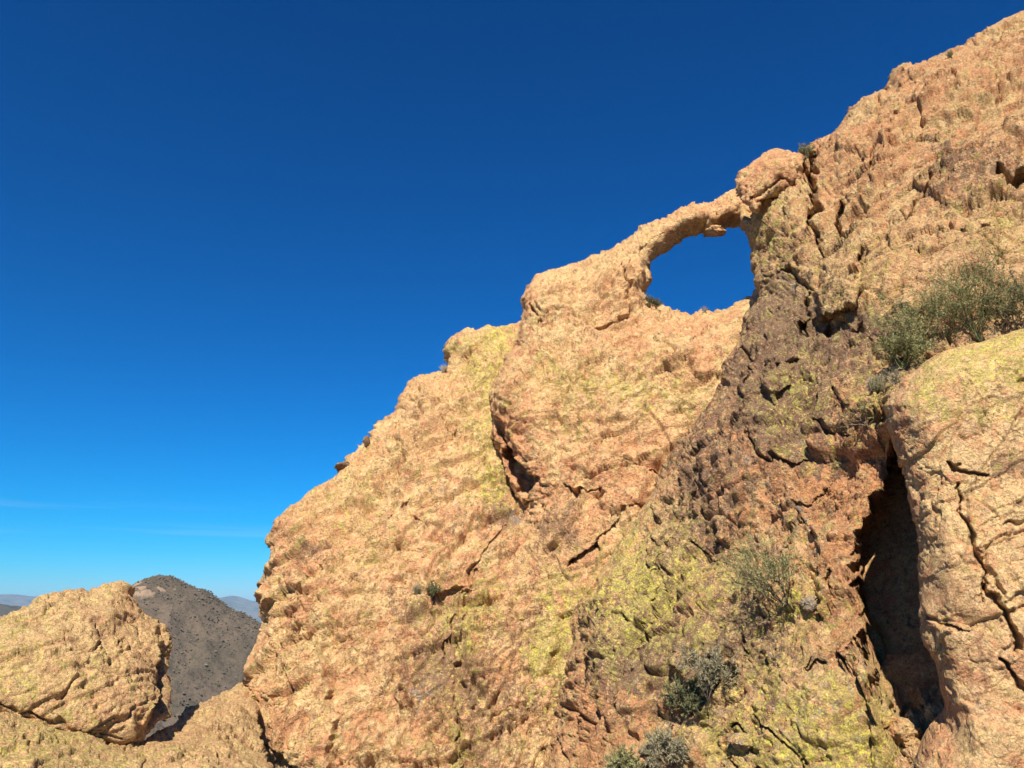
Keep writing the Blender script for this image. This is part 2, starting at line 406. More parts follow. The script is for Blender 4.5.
CAST = {}
A_EDGE = 1.3
def rock_mass(name, outline, plane, T, R, mat, holes=(), step=1.2, Tb=None, out=None, feats=(), paint=(),
              rough=1.0, fine=1.0, jn=1.4, seed=1, bs=(3.0, 1.0, 0.36), jitter=2.0, bm=1.0, exponent=0.5, lean=(1, 1, 1)):
    # roughen the outline like broken rock
    rng = np.random.RandomState(seed)
    def refine(pl):
        p = np.array(pl, float); o = []
        for a, b in zip(p, np.roll(p, -1, 0)):
            L = np.hypot(*(b - a)); n = max(1, int(L / 9))
            nr = np.array([-(b - a)[1], (b - a)[0]]) / (L + 1e-6)
            for i in range(n):
                t = i / n
                o.append(a + (b - a) * t + nr * rng.uniform(-1, 1) * jitter * (0 if i == 0 else 1))
        return np.array(o)
    polys = [refine(outline)] + [refine(h) for h in holes]
    ol = polys[0]
    xs = axis(ol[:, 0].min() - 3, ol[:, 0].max() + 3, -8, 1032, step)
    ys = axis(ol[:, 1].min() - 3, ol[:, 1].max() + 3, -8, 776, step)
    PX, PY = np.meshgrid(xs, ys)
    # warped distance gives the rim an irregular line
    D, ins, NX, NY = poly_dist(PX, PY, polys)
    H, W = PX.shape
    near = ins
    qk = near[:-1, :-1] & near[1:, :-1] & near[:-1, 1:] & near[1:, 1:]
    cnt = np.zeros((H, W), int)
    cnt[:-1, :-1] += qk; cnt[1:, :-1] += qk; cnt[:-1, 1:] += qk; cnt[1:, 1:] += qk
    used = cnt > 0; rim = used & (cnt < 4)
    px = np.where(rim, NX, PX); py = np.where(rim, NY, PY); D = np.where(rim, 0, D)
    idx = -np.ones((H, W), int); idx[used] = np.arange(used.sum())
    a, b_, c, d_ = idx[:-1, :-1][qk], idx[1:, :-1][qk], idx[1:, 1:][qk], idx[:-1, 1:][qk]
    QF = np.stack([a, b_, c, d_], 1)
    px = px[used]; py = py[used]; D = D[used]; rim = rim[used]; n = len(px)
    # broad form: a plane through three points, or a gently curved sheet through more
    P3 = np.array([at(x, y, dd) for x, y, dd in plane])
    qx, qy = (np.array([p[0] for p in plane]) - CX) / F_PX, (np.array([p[1] for p in plane]) - CY) / F_PX
    inv = 1.0 / (P3 @ AX_F)
    cols = lambda a, b: np.stack([a * 0 + 1, a, b] + ([a * a, b * b, a * b] if len(plane) > 6 else []), -1)
    co = np.linalg.lstsq(cols(qx, qy), inv, rcond=None)[0]
    rd = ray(px, py)
    t = 1.0 / np.clip(cols((np.clip(px, -200, 1150) - CX) / F_PX, (np.clip(py, -100, 900) - CY) / F_PX) @ co, 1 / 60.0, 1 / 9.0)
    base = rd * t[:, None]
    mpp = t / F_PX                      # metres per pixel
    if out is None:
        cdir = P3.mean(0); out = -cdir / np.linalg.norm(cdir)
    out = np.array(out, float); out /= np.linalg.norm(out)
    dm = D * mpp
    wob = 1 + 0.35 * perlin(base / 4.0, seed + 90)
    u = np.clip(dm / (R * wob), 0, 1)
    prof = (1 - (1 - u) ** 2) ** exponent
    hf = T * prof; Tb = T if Tb is None else Tb
    hb = -Tb * prof
    fade = sstep(0, 0.6, dm)
    rel = np.zeros(n)
    jx = px + perlin(np.stack([px / 14, py / 14, px * 0], 1), seed + 5) * 7 + perlin(np.stack([px / 4.5, py / 4.5, px * 0], 1), seed + 6) * 1.2
    jy = py + perlin(np.stack([px / 14, py / 14, px * 0 + 9], 1), seed + 7) * 7 + perlin(np.stack([px / 4.5, py / 4.5, px * 0 + 9], 1), seed + 8) * 1.2
    for f in feats:
        kd = f[0]
        if kd == 'crack':                # ('crack', pts, depth m, width px)
            d, tt, s = line_dist(jx, jy, f[1])
            wd = f[3] * (0.35 + 0.65 * np.sin(np.clip(tt, 0.02, 0.98) * math.pi)) * (1 + .5 * perlin(np.stack([px / 9, py / 9, px * 0 + 4], 1), seed + 2))
            rel -= 0.95 * f[2] * np.clip(1 - d / (wd * .75), 0, 1) ** 0.8
        elif kd == 'step':               # ('step', pts, height m, fall px): right-hand side of travel stands back
            d, tt, s = line_dist(jx, jy, f[1])
            en = np.sin(np.clip(tt, 0.0, 1.0) * math.pi) ** 0.5
            fall = f[3]
            rel += f[2] * en * np.where(s < 0, np.exp(-d / fall), 0) * sstep(0, 3.0, d)
        elif kd == 'bump':               # ('bump', x, y, rx, ry, h m)
            q = ((px - f[1]) / f[3]) ** 2 + ((py - f[2]) / f[4]) ** 2
            rel += f[5] * np.exp(-q)
        elif kd == 'dent':               # hard-edged recess polygon ('dent', poly, depth m, softness px)
            d, i2, _, _ = poly_dist(jx, jy, [f[1]])
            rel -= f[2] * np.where(i2, sstep(0, f[3], d), 0)
        elif kd == 'slab':               # proud slab polygon ('slab', poly, height, softness px)
            d, i2, _, _ = poly_dist(jx, jy, [f[1]])
            rel += f[2] * np.where(i2, sstep(0, f[3], d), 0)
    front = base + out * (hf + rel * fade)[:, None]
    # back skin: shares the rim vertices
    bi = np.where(rim, np.arange(n), 0); nb = (~rim).sum()
    bi[~rim] = n + np.arange(nb)
    back = base[~rim] + out * hb[~rim][:, None]
    V = np.concatenate([front, back])
    QB = bi[QF][:, ::-1]
    Q = np.concatenate([QF, QB])
    # directions the rock is roughened in: normals of the smooth form, oriented outward
    V0 = np.concatenate([base + out * hf[:, None], back])
    Nn = vnormals(V0, Q)
    if (Nn[:n] @ out).mean() < 0: Q = Q[:, ::-1]; Nn = -Nn
    edge = np.concatenate([dm, dm[~rim]])
    edge = 0.25 + 0.75 * sstep(0, A_EDGE, edge)
    r = rough
    isf = np.zeros(len(V), bool); isf[:n] = True
    A = bs
    bmv = bm
    disp = (fbm(V / (A[0] * 1.6), 2, seed) * 0.30 + facet(V / (A[0] * 1.5), seed + 5) * .42 + facet(V / (A[0] * .7), seed + 6) * .17) * A[0] / 3 * r
    disp += blocks(V * lean, A[0], 0.16 * r * bmv * A[0] / 3, 0.30 * r * A[0] / 3, 0.18 * r * bmv * A[0] / 3, 0.05, seed + 11, (1, 1, 1.25))
    V = V + Nn * (disp * edge)[:, None]
    idf = np.where(isf)[0]; Vf = V[idf]
    reg = 0.35 + 0.65 * sstep(-0.25, 0.3, perlin(Vf / (A[0] * 1.3), seed + 33) + (bmv - 1) * .4)
    d2 = blocks(Vf * lean, A[1], 0.03 * r * A[1], 0.10 * r * A[1], 0.07 * r * A[1], 0.07, seed + 21, (1.2, 1.2, 1)) * reg
    d2 += (facet(Vf / (A[1] * 1.1), seed + 7) * .13 + facet(Vf / (A[1] * .5), seed + 8) * .085 + fbm(Vf / A[1], 4, seed + 3, 0.5) * 0.06) * A[1] * r
    JA, JB, JC = (.80, -.15, -.58), (.30, -.2, -.93), (.97, 0, -.22)
    d2 += (joints(Vf, JA, A[0] * .75, seed + 201) * .26 * A[0] / 3 + joints(Vf, JB, A[0] * .5, seed + 211) * .20 * A[0] / 3
           + joints(Vf, JC, A[1] * .8, seed + 221) * .11 * A[1] + joints(Vf, JB, A[1] * .5, seed + 231) * .085 * A[1] + joints(Vf, JA, A[1] * .3, seed + 241) * .05 * A[1]) * r * jn
    for sz, wd, am, th in ((A[1] * 2.4, .04, .18, -.1), (A[1] * .95, .06, .09, -.1)):
        vm, vn = veins(Vf, sz, wd, seed + 81 + int(sz * 10), thr=th)
        d2 += (-vm * am * 1.3 + np.tanh(vn * 9) * am * .32) * r
    V[idf] += Nn[idf] * (d2 * (.3 + .7 * edge[idf]) * 1.1 * fine)[:, None]
    Vf = V[idf]
    reg = sstep(-0.2, 0.25, perlin(Vf / (A[1] * 1.7), seed + 43) + (bmv - 1) * .3)
    d3 = blocks(Vf, A[2], 0.05 * r * A[2], 0.18 * r * A[2], 0.16 * r * A[2], 0.10, seed + 31, (1.3, 1.3, 0.9)) * reg
    d3 += (facet(Vf / (A[2] * .8), seed + 9) * .085 + fbm(Vf / A[2], 4, seed + 4, 0.58) * 0.12) * A[2] * r
    d3 += pits(Vf, A[1] * 0.8, 0.20 * A[1] * r, seed + 51, 0.05)
    d3 += pits(Vf, A[1] * 0.3, 0.11 * A[1] * r, seed + 52, -0.05)
    vm, vn = veins(Vf, A[2] * 1.1, .10, seed + 97, 2.6, -.1, .6)
    d3 += (-vm * .035 + np.tanh(vn * 7) * .012) * r * A[2] / .3
    d3 *= fine * 1.7 * (0.5 + 0.7 * sstep(-.25, .25, perlin(Vf / (A[0] * .8), seed + 61)))     # worn smooth panels and rough ones
    V[idf] += Nn[idf] * d3[:, None]
    # paint
    at_ = {k: np.zeros(len(V)) for k in ('lichen', 'red', 'dark', 'grey')}
    full = {'x': np.concatenate([px, px[~rim]]), 'y': np.concatenate([py, py[~rim]])}
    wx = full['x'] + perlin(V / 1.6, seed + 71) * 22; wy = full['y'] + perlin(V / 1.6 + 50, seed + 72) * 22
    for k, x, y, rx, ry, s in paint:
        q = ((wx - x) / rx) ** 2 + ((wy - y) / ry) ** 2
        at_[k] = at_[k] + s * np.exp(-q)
    o = mesh_np(name, V, Q, mat, attrs=at_)
    CAST[o.name] = BVHTree.FromPolygons([tuple(v) for v in V[:n].tolist()], QF.tolist()) if False else (V, Q, n, QF, full['x'][:n], full['y'][:n])
    return o

def front_hit(o, px, py):
    """surface point of a rock where the ray leaves through (px,py): nearest projected front vertex"""
    V, Q, n, QF, vx, vy = CAST[o.name]
    Vf = V[:n]
    dep = Vf @ AX_F
    sx = CX + F_PX * (Vf @ AX_R) / dep; sy = CY - F_PX * (Vf @ AX_U) / dep
    d = (sx - px) ** 2 + (sy - py) ** 2
    c = np.where(d < max(9, d.min() * 1.2))[0]
    i = c[np.argmin(dep[c])]
    return Vf[i].copy()

# ---- A: left buttress
A_OUT = [(535, 322), (515, 326), (498, 328), (478, 332), (462, 332), (449, 341), (444, 352), (447, 366), (436, 371), (418, 375),
         (407, 384), (399, 397), (396, 412), (389, 419), (378, 426), (371, 436), (356, 452), (341, 464), (325, 479), (306, 492),
         (290, 503), (280, 515), (274, 532), (270, 552), (267, 570), (261, 583), (263, 602), (258, 632), (252, 662), (250, 684),
         (244, 700), (243, 718), (246, 742), (262, 762), (284, 790), (300, 860), (300, 1060), (700, 1060), (700, 600), (640, 340), (560, 322)]
A_PAINT = [('lichen', 488, 400, 26, 60, 1.0), ('lichen', 480, 490, 22, 34, 1.0), ('lichen', 470, 350, 60, 18, .7), ('lichen', 350, 505, 70, 50, .45),
           ('lichen', 465, 610, 30, 40, .9), ('lichen', 450, 720, 30, 60, .6), ('lichen', 320, 640, 60, 60, .25),
           ('grey', 488, 472, 12, 11, 1.5), ('grey', 505, 515, 30, 12, 1.1), ('grey', 440, 510, 16, 14, .7), ('dark', 500, 520, 40, 22, .9),
           ('red', 470, 560, 60, 70, .5), ('dark', 480, 690, 60, 90, .7), ('red', 300, 560, 30, 50, .5), ('red', 420, 700, 90, 80, .5),
           ('dark', 320, 545, 30, 12, .8), ('dark', 270, 740, 30, 30, 1.0), ('grey', 285, 740, 24, 20, .7), ('red', 270, 700, 40, 50, .6),
           ('dark', 430, 590, 30, 10, 1.0), ('grey', 430, 680, 20, 30, .8), ('dark', 440, 660, 30, 40, .8)]
A_FEATS = [('crack', [(474, 560), (456, 620), (452, 690), (462, 768)], .3, 3), ('crack', [(418, 376), (440, 400), (470, 420), (500, 425)], .2, 2.6), ('step', [(398, 400), (380, 450), (350, 500)], .3, 14), ('crack', [(452, 345), (430, 400), (404, 455), (392, 520)], .22, 3), ('step', [(420, 560), (400, 620), (395, 700), (385, 768)], .35, 16), ('crack', [(500, 520), (470, 560), (440, 640)], .3, 3), ('crack', [(330, 560), (300, 620), (296, 690)], .22, 3), ('bump', 420, 410, 24, 40, .7), ('bump', 470, 350, 30, 22, .6), ('crack', [(402, 400), (398, 440), (405, 468)], .35, 3.5),
           ('bump', 440, 450, 30, 40, .35), ('crack', [(436, 408), (438, 428), (452, 442)], .3, 3), ('dent', [(425, 580), (450, 575), (470, 585), (450, 600), (425, 597)], .5, 5),
           ('crack', [(268, 732), (285, 733), (300, 748), (325, 762), (360, 772)], .8, 4.5), ('slab', [(250, 700), (262, 640), (330, 620), (350, 700), (330, 760), (300, 745), (275, 728)], .5, 8),
           ('crack', [(410, 500), (405, 512), (425, 520)], .25, 3),
           ('bump', 320, 590, 45, 60, .8), ('bump', 380, 540, 40, 30, .5),
           ('step', [(470, 500), (500, 512), (520, 508)], -.4, 10), ('bump', 400, 640, 26, 40, .5), ('step', [(505, 590), (470, 600), (455, 640), (462, 690)], .6, 18)]
buttress = rock_mass('rock_buttress', A_OUT, [(260, 600, 30.5), (520, 330, 40.5), (420, 768, 26.5)], 2.7, 3.8, M_ROCK_FAR,
                     feats=A_FEATS, paint=A_PAINT, seed=3, rough=.9, fine=1.3, bm=.85, jitter=3.2)
tag(buttress, 'tall rounded tan rock buttress left of the arch fin, its foot beside the dark hill', 'rock buttress')

# ---- B: fin with the window and the arch
B_OUT = [(520, 322), (519, 300), (527, 287), (540, 276), (560, 268), (580, 262), (598, 254), (612, 248), (622, 240), (638, 229),
         (655, 222), (672, 214), (685, 209), (690, 203), (698, 206), (712, 203), (724, 197), (736, 188), (760, 175), (830, 170),
         (880, 400), (880, 1060), (400, 1060), (430, 768), (470, 640), (505, 560), (521, 525), (524, 505), (513, 488), (505, 470),
         (499, 450), (495, 430), (494, 405), (498, 380), (508, 355), (517, 345)]
B_HOLE = [(653, 262), (662, 256), (673, 249), (684, 240), (693, 236), (703, 232), (708, 236), (719, 232), (727, 229), (747, 229),
          (748, 239), (752, 255), (756, 275), (757, 288), (752, 295), (744, 300), (735, 305), (722, 312), (706, 311), (690, 315),
          (682, 313), (677, 308), (665, 306), (650, 303), (647, 293), (652, 280)]
B_PAINT = [('lichen', 620, 395, 80, 26, .8), ('lichen', 560, 370, 34, 14, .5), ('lichen', 600, 590, 60, 50, .9), ('lichen', 560, 640, 40, 60, .8),
           ('red', 520, 445, 24, 40, 1.5), ('red', 680, 340, 50, 20, .6), ('red', 520, 330, 20, 40, .5), ('red', 620, 480, 60, 40, .6), ('dark', 530, 450, 20, 34, .3),  # weak dark patch paints shade into the fin's left recess
           ('dark', 540, 660, 40, 90, .8), ('lichen', 520, 700, 40, 70, .5), ('red', 500, 680, 40, 80, .4), ('red', 700, 220, 40, 20, .4), ('dark', 565, 515, 14, 14, 1.2),
           ('lichen', 500, 740, 30, 40, .8)]
B_FEATS = [('crack', [(522, 590), (512, 640), (516, 700), (532, 768)], .3, 3), ('step', [(566, 560), (556, 620), (552, 700), (548, 768)], -.3, 12), ('crack', [(698, 206), (702, 218), (706, 232)], .15, 3), ('crack', [(640, 232), (648, 248), (655, 262)], .15, 3), ('bump', 690, 225, 60, 18, .5), ('bump', 625, 285, 26, 36, 1.2), ('bump', 545, 300, 26, 40, .7), ('crack', [(622, 270), (632, 300), (622, 320), (600, 330), (585, 325)], .35, 3.5),
           ('crack', [(537, 310), (545, 327), (540, 330)], .5, 3.5), ('bump', 530, 420, 22, 50, 1.3), ('bump', 640, 370, 70, 34, .8),
           ('crack', [(563, 478), (580, 485), (600, 482)], .45, 3.2), ('crack', [(500, 415), (512, 440), (518, 468), (535, 478), (526, 500)], 1.0, 7),
           ('dent', [(502, 425), (514, 438), (530, 462), (543, 470), (536, 488), (522, 492), (508, 462)], 1.2, 6),
           ('step', [(505, 426), (530, 438), (556, 445)], -.4, 12),
           ('step', [(610, 470), (655, 468), (668, 455)], -.35, 12), ('crack', [(645, 468), (668, 458)], .3, 3),
           ('crack', [(572, 550), (590, 540), (598, 532)], .8, 5), ('crack', [(598, 532), (620, 512), (645, 496)], .35, 3),
           ('bump', 575, 520, 30, 22, .6), ('bump', 600, 430, 50, 40, .5),
           ('crack', [(528, 640), (540, 655), (548, 690)], .35, 3), ('crack', [(520, 600), (545, 592)], .3, 3), ('crack', [(535, 690), (550, 720), (562, 742)], .5, 3.5)]
arch = rock_mass('rock_arch', B_OUT, [(520, 330, 36), (750, 240, 38), (560, 700, 26)], 2.3, 2.6, M_ROCK_FAR, holes=[B_HOLE],
                 feats=B_FEATS, paint=B_PAINT, seed=8, rough=.78, fine=1.15, jitter=2.2, bm=.8, exponent=.43, Tb=1.3)
tag(arch, 'tan rock fin pierced by a natural window under a thin curved arch', 'rock arch')

# ---- C: cliff on the right
C_OUT = [(757, 300), (756, 280), (752, 258), (748, 238), (742, 228), (737, 216), (737, 200), (744, 186), (760, 172), (778, 162), (798, 156), (806, 148),
         (815, 140), (832, 133), (841, 124), (850, 108), (862, 99), (886, 92), (889, 78), (893, 71), (908, 66), (930, 60), (950, 52), (968, 45), (985, 33),
         (1004, 23), (1024, 15), (1060, -6), (1180, -70), (1300, -60), (1300, 1060), (520, 1060), (548, 768), (560, 680), (575, 610), (590, 560), (612, 535),
         (645, 500), (662, 470), (680, 440), (700, 415), (722, 372), (738, 340), (742, 318), (751, 308)]
C_PAINT = [('dark', 785, 305, 48, 50, 1.2), ('dark', 750, 385, 48, 52, 1.0), ('dark', 700, 460, 34, 44, .8), ('dark', 800, 420, 50, 40, .5), ('dark', 850, 345, 40, 22, .9), ('dark', 860, 350, 40, 40, .6), ('red', 760, 430, 80, 70, .7), ('red', 840, 470, 70, 50, .6),
           ('lichen', 770, 240, 34, 40, .8), ('lichen', 860, 290, 50, 30, .5), ('lichen', 1000, 240, 50, 30, .7), ('red', 960, 100, 90, 70, .45), ('red', 870, 180, 60, 50, .5),
           ('dark', 960, 190, 50, 30, .7), ('dark', 930, 180, 20, 14, .6), ('lichen', 640, 580, 60, 60, 1.0), ('lichen', 720, 560, 70, 50, .5), ('lichen', 780, 700, 90, 70, 1.0), ('lichen', 800, 590, 24, 24, 1.0), ('lichen', 850, 725, 50, 50, .7),
           ('dark', 700, 520, 60, 50, .7), ('dark', 700, 640, 90, 60, .75), ('grey', 720, 700, 80, 60, .5), ('grey', 800, 520, 20, 40, 1.0), ('grey', 790, 280, 14, 16, 1.2),
           ('dark', 760, 600, 40, 40, .9), ('red', 850, 560, 40, 70, .8), ('red', 620, 700, 60, 70, .8), ('dark', 800, 420, 40, 50, .6), ('lichen', 800, 400, 30, 50, .7), ('grey', 760, 455, 40, 40, .6),
           ('lichen', 870, 400, 20, 40, .9), ('red', 710, 250, 10, 10, .2), ('dark', 640, 620, 50, 60, .6), ('grey', 830, 690, 70, 50, .7)]
C_FEATS = [('dent', [(738, 196), (760, 196), (805, 176), (812, 190), (785, 208), (765, 216), (752, 226), (742, 222)], 1.0, 6), ('crack', [(744, 330), (722, 385), (700, 420), (680, 455), (655, 500)], .35, 4), ('crack', [(905, 60), (880, 100), (868, 150), (866, 200)], .45, 3.5), ('step', [(866, 200), (890, 150), (905, 80)], .35, 16), ('crack', [(940, 180), (900, 232), (880, 262)], .5, 3.5), ('crack', [(820, 470), (790, 520), (770, 580)], .3, 3), ('crack', [(700, 440), (690, 500), (665, 560), (650, 620)], .3, 3), ('step', [(700, 460), (650, 530), (615, 600), (600, 680)], .35, 16), ('crack', [(1000, 40), (985, 80), (990, 130)], .4, 3.5), ('crack', [(930, 230), (960, 245), (1000, 238)], .35, 3), ('crack', [(818, 165), (813, 200), (811, 232), (818, 252)], 1.6, 6), ('crack', [(838, 212), (834, 236), (842, 246)], .8, 5), ('bump', 790, 215, 24, 40, .8),
           ('bump', 860, 170, 40, 40, .8), ('bump', 930, 110, 50, 40, .9), ('crack', [(935, 95), (945, 115), (950, 122)], .5, 3.5), ('dent', [(985, 185), (1005, 190), (1030, 198), (1030, 208), (1005, 203), (990, 195)], .9, 4),
           ('crack', [(768, 282), (785, 272), (800, 285), (808, 290)], .7, 4), ('crack', [(804, 292), (806, 320), (802, 345)], .8, 5), ('crack', [(802, 345), (830, 338), (860, 345), (872, 352)], .8, 5),
           ('dent', [(798, 330), (815, 318), (838, 330), (862, 335), (866, 345), (840, 350), (808, 350)], .7, 6), ('crack', [(855, 255), (862, 268)], .8, 5),
           ('slab', [(815, 262), (850, 268), (862, 300), (846, 322), (820, 325), (808, 300)], .8, 6),
           ('crack', [(742, 350), (755, 368), (750, 385)], .6, 4), ('crack', [(770, 380), (790, 372), (800, 365)], .5, 4), ('slab', [(765, 385), (790, 372), (800, 395), (780, 410)], .5, 4),
           ('bump', 720, 450, 40, 50, .8), ('bump', 780, 460, 40, 40, .6), ('crack', [(648, 490), (652, 520), (668, 540)], .5, 4), ('crack', [(694, 530), (708, 540), (722, 543)], .5, 3.5),
           ('crack', [(755, 430), (765, 450), (790, 460), (810, 452)], .4, 3.5), ('crack', [(855, 270), (858, 262)], .5, 4), ('dent', [(868, 345), (880, 365), (900, 372), (880, 420), (866, 430), (862, 380)], .5, 8),
           ('crack', [(810, 420), (835, 440), (850, 442)], .5, 4), ('crack', [(838, 400), (842, 425)], .5, 5), ('crack', [(715, 620), (726, 650), (730, 668)], .5, 3.5),
           ('crack', [(745, 618), (758, 640)], .3, 3), ('crack', [(810, 640), (812, 650), (828, 645)], .3, 3), ('crack', [(828, 560), (834, 585), (828, 600)], .4, 4),
           ('crack', [(836, 635), (850, 648), (856, 625)], .35, 3), ('crack', [(760, 680), (775, 700), (800, 712)], .35, 3.2), ('crack', [(742, 695), (756, 715)], .35, 3.2),
           ('crack', [(735, 728), (745, 740), (760, 730)], .4, 3.5), ('crack', [(632, 682), (648, 690)], .25, 3), ('crack', [(560, 710), (575, 735), (590, 750)], .4, 3),
           ('bump', 690, 620, 60, 60, .8), ('bump', 800, 700, 60, 50, .6), ('bump', 620, 640, 30, 70, .5),
           ('dent', [(880, 432), (872, 470), (860, 512), (849, 536), (855, 600), (860, 640), (880, 690), (1100, 690), (1060, 420), (930, 380)], 4.6, 16), ('dent', [(850, 540), (856, 600), (860, 680), (880, 715), (905, 742), (950, 722), (1100, 722), (1060, 480), (930, 470)], 3.4, 34), ('bump', 912, 402, 56, 34, 3.4),  # bump added as a roof to keep sun out of the cleft
           ('step', [(560, 600), (600, 560), (640, 520)], .3, 14)]
cliff = rock_mass('cliff', C_OUT, [(740, 200, 36.5), (750, 300, 34.5), (1024, 60, 41), (1024, 300, 27), (880, 400, 22.0), (870, 600, 19.3), (740, 768, 19.5), (560, 768, 23), (620, 540, 26), (690, 430, 29), (1024, 768, 17.5)], 1.6, 2.4, M_ROCK_MID,
                  feats=C_FEATS, paint=C_PAINT, seed=14, rough=1.0, fine=.9, jitter=1.2, bs=(2.6, .9, .3), bm=1.2)
tag(cliff, 'broad fractured brown cliff right of the arch window, blotched with yellow lichen', 'cliff')

# ---- D: block above the right end of the arch
D_OUT = [(736, 192), (734, 180), (741, 170), (752, 163), (766, 153), (784, 151), (800, 153), (803, 165), (798, 180), (786, 190), (774, 196), (764, 200), (757, 213), (748, 211), (741, 203)]
block = rock_mass('rock_block', D_OUT, [(745, 190, 34.6), (795, 160, 35.2), (760, 205, 33.6)], 1.1, 1.0, M_ROCK_FAR, seed=21, rough=1.0, Tb=1.8,
                  paint=[('red', 770, 180, 40, 30, .8)], feats=[('crack', [(745, 200), (770, 190), (790, 178)], .4, 3)], bs=(1.6, .7, .3), bm=1.2)
tag(block, 'lumpy overhanging rock block wedged above right end of the arch', 'rock block')

# ---- E: near boulder, right edge
E_OUT = [(1060, 322), (1024, 334), (1000, 340), (975, 346), (950, 352), (925, 364), (905, 380), (891, 396), (885, 408), (886, 428), (893, 450), (903, 480),
         (912, 515), (918, 545), (920, 580), (918, 610), (925, 640), (936, 672), (945, 700), (944, 716), (930, 728), (920, 745), (910, 775), (890, 860), (900, 1060), (1500, 1060), (1500, 300), (1250, 280)]
E_PAINT = [('lichen', 960, 370, 60, 26, .85), ('lichen', 1010, 350, 50, 30, .85), ('lichen', 960, 415, 50, 10, .8), ('lichen', 1020, 395, 50, 9, .8), ('dark', 1000, 462, 16, 12, 1.1),
           ('red', 970, 620, 60, 120, .2), ('red', 900, 470, 14, 80, .7), ('dark', 900, 480, 10, 60, .4), ('red', 940, 700, 30, 50, .7), ('lichen', 920, 400, 20, 20, .8)]  # red and dark strips down the left edge paint that face's shade
E_FEATS = [('bump', 960, 400, 50, 40, .25), ('crack', [(950, 466), (968, 474), (985, 477)], .35, 5), ('crack', [(957, 488), (959, 508), (972, 535), (984, 565), (978, 590)], .3, 5),
           ('crack', [(978, 575), (1000, 600), (1008, 625), (1012, 640)], .35, 7), ('step', [(925, 607), (950, 612), (990, 620)], -.35, 20), ('crack', [(922, 600), (945, 613), (965, 617)], .4, 6),
           ('crack', [(1000, 520), (1030, 512)], .12, 3), ('slab', [(962, 495), (1030, 480), (1060, 560), (1000, 590), (985, 560), (970, 530)], .12, 5),
           ('crack', [(995, 640), (1015, 665), (1030, 680)], .3, 6), ('step', [(950, 690), (990, 680), (1030, 700)], -.2, 24), ('crack', [(940, 655), (952, 690), (940, 735)], .3, 6),
           ('slab', [(945, 700), (1000, 690), (1040, 720), (1030, 800), (925, 800), (935, 750)], .18, 8), ('crack', [(940, 730), (932, 768)], .2, 4),
           ('bump', 950, 560, 26, 50, .3), ('dent', [(918, 610), (940, 618), (955, 650), (952, 680), (940, 700), (925, 650)], .35, 7)]
boulder_r = rock_mass('boulder', E_OUT, [(890, 420, 18.0), (1024, 340, 19.5), (940, 768, 16.4)], 1.7, 1.1, M_ROCK_NEAR, seed=27, rough=.5, jn=1.5, fine=.85, step=1.1, jitter=1.5, exponent=.42,
                      feats=E_FEATS, paint=E_PAINT, bs=(2.2, .7, .22), bm=.9, Tb=1.6)
tag(boulder_r, 'huge near boulder at right edge with yellow lichen top above a dark gap', 'boulder')

# ---- left group
G_OUT = [(-120, 690), (-40, 700), (0, 708), (40, 718), (80, 728), (110, 738), (128, 742), (150, 738), (168, 726), (182, 714), (200, 703), (218, 696), (236, 686), (252, 682), (262, 740), (285, 800), (300, 1060), (-260, 1060), (-260, 700)]
ledge = rock_mass('rock_ledge', G_OUT, [(0, 725, 18.6), (250, 690, 29), (130, 750, 19.0)], .9, 1.6, M_ROCK_LEFT, seed=33, rough=.7, Tb=3,
                  paint=[('lichen', 40, 750, 90, 26, .8), ('lichen', 180, 750, 60, 20, .4), ('red', 180, 720, 40, 26, .3)],
                  feats=[('bump', 205, 720, 36, 26, .7), ('crack', [(150, 740), (142, 768)], .5, 4), ('bump', 60, 755, 60, 20, .6)], bs=(2.2, .8, .3), bm=.8)
tag(ledge, 'sloping pale gold rock ledge under the left boulder and below the dark hill', 'rock ledge')
F_OUT = [(-110, 700), (-90, 660), (-50, 640), (0, 619), (16, 613), (30, 607), (40, 597), (52, 594), (66, 589), (76, 590), (90, 591), (103, 585), (118, 583), (128, 585), (134, 592), (139, 606),
         (148, 616), (160, 622), (170, 631), (172, 644), (170, 662), (171, 690), (169, 716), (160, 720), (150, 732), (140, 742), (120, 746), (96, 742), (60, 732), (20, 720), (-40, 712)]
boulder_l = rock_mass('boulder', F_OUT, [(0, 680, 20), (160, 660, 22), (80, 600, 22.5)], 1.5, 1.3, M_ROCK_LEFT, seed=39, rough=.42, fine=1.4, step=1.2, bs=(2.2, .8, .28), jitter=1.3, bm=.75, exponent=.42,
                      paint=[('lichen', 60, 680, 80, 50, .35), ('red', 100, 700, 50, 30, .5), ('dark', 160, 680, 12, 40, 1.0), ('lichen', 20, 650, 30, 40, .4), ('dark', 45, 605, 7, 4, 1.5)],  # tall dark patch paints shade onto the right face
                      feats=[('crack', [(136, 592), (140, 610), (152, 620)], .5, 5), ('step', [(155, 636), (158, 660), (150, 690), (140, 720)], .5, 9),
                             ('dent', [(150, 618), (156, 650), (152, 690), (146, 715), (130, 742), (120, 770), (200, 770), (200, 600)], 1.3, 5), ('bump', 165, 650, 8, 10, .7), ('crack', [(122, 640), (125, 655)], .15, 3), ('crack', [(0, 700), (40, 712), (90, 728), (120, 738)], .35, 4), ('bump', 90, 640, 40, 34, .4)])
tag(boulder_l, 'big golden boulder at lower left resting on the rock ledge, right side in shade', 'boulder')

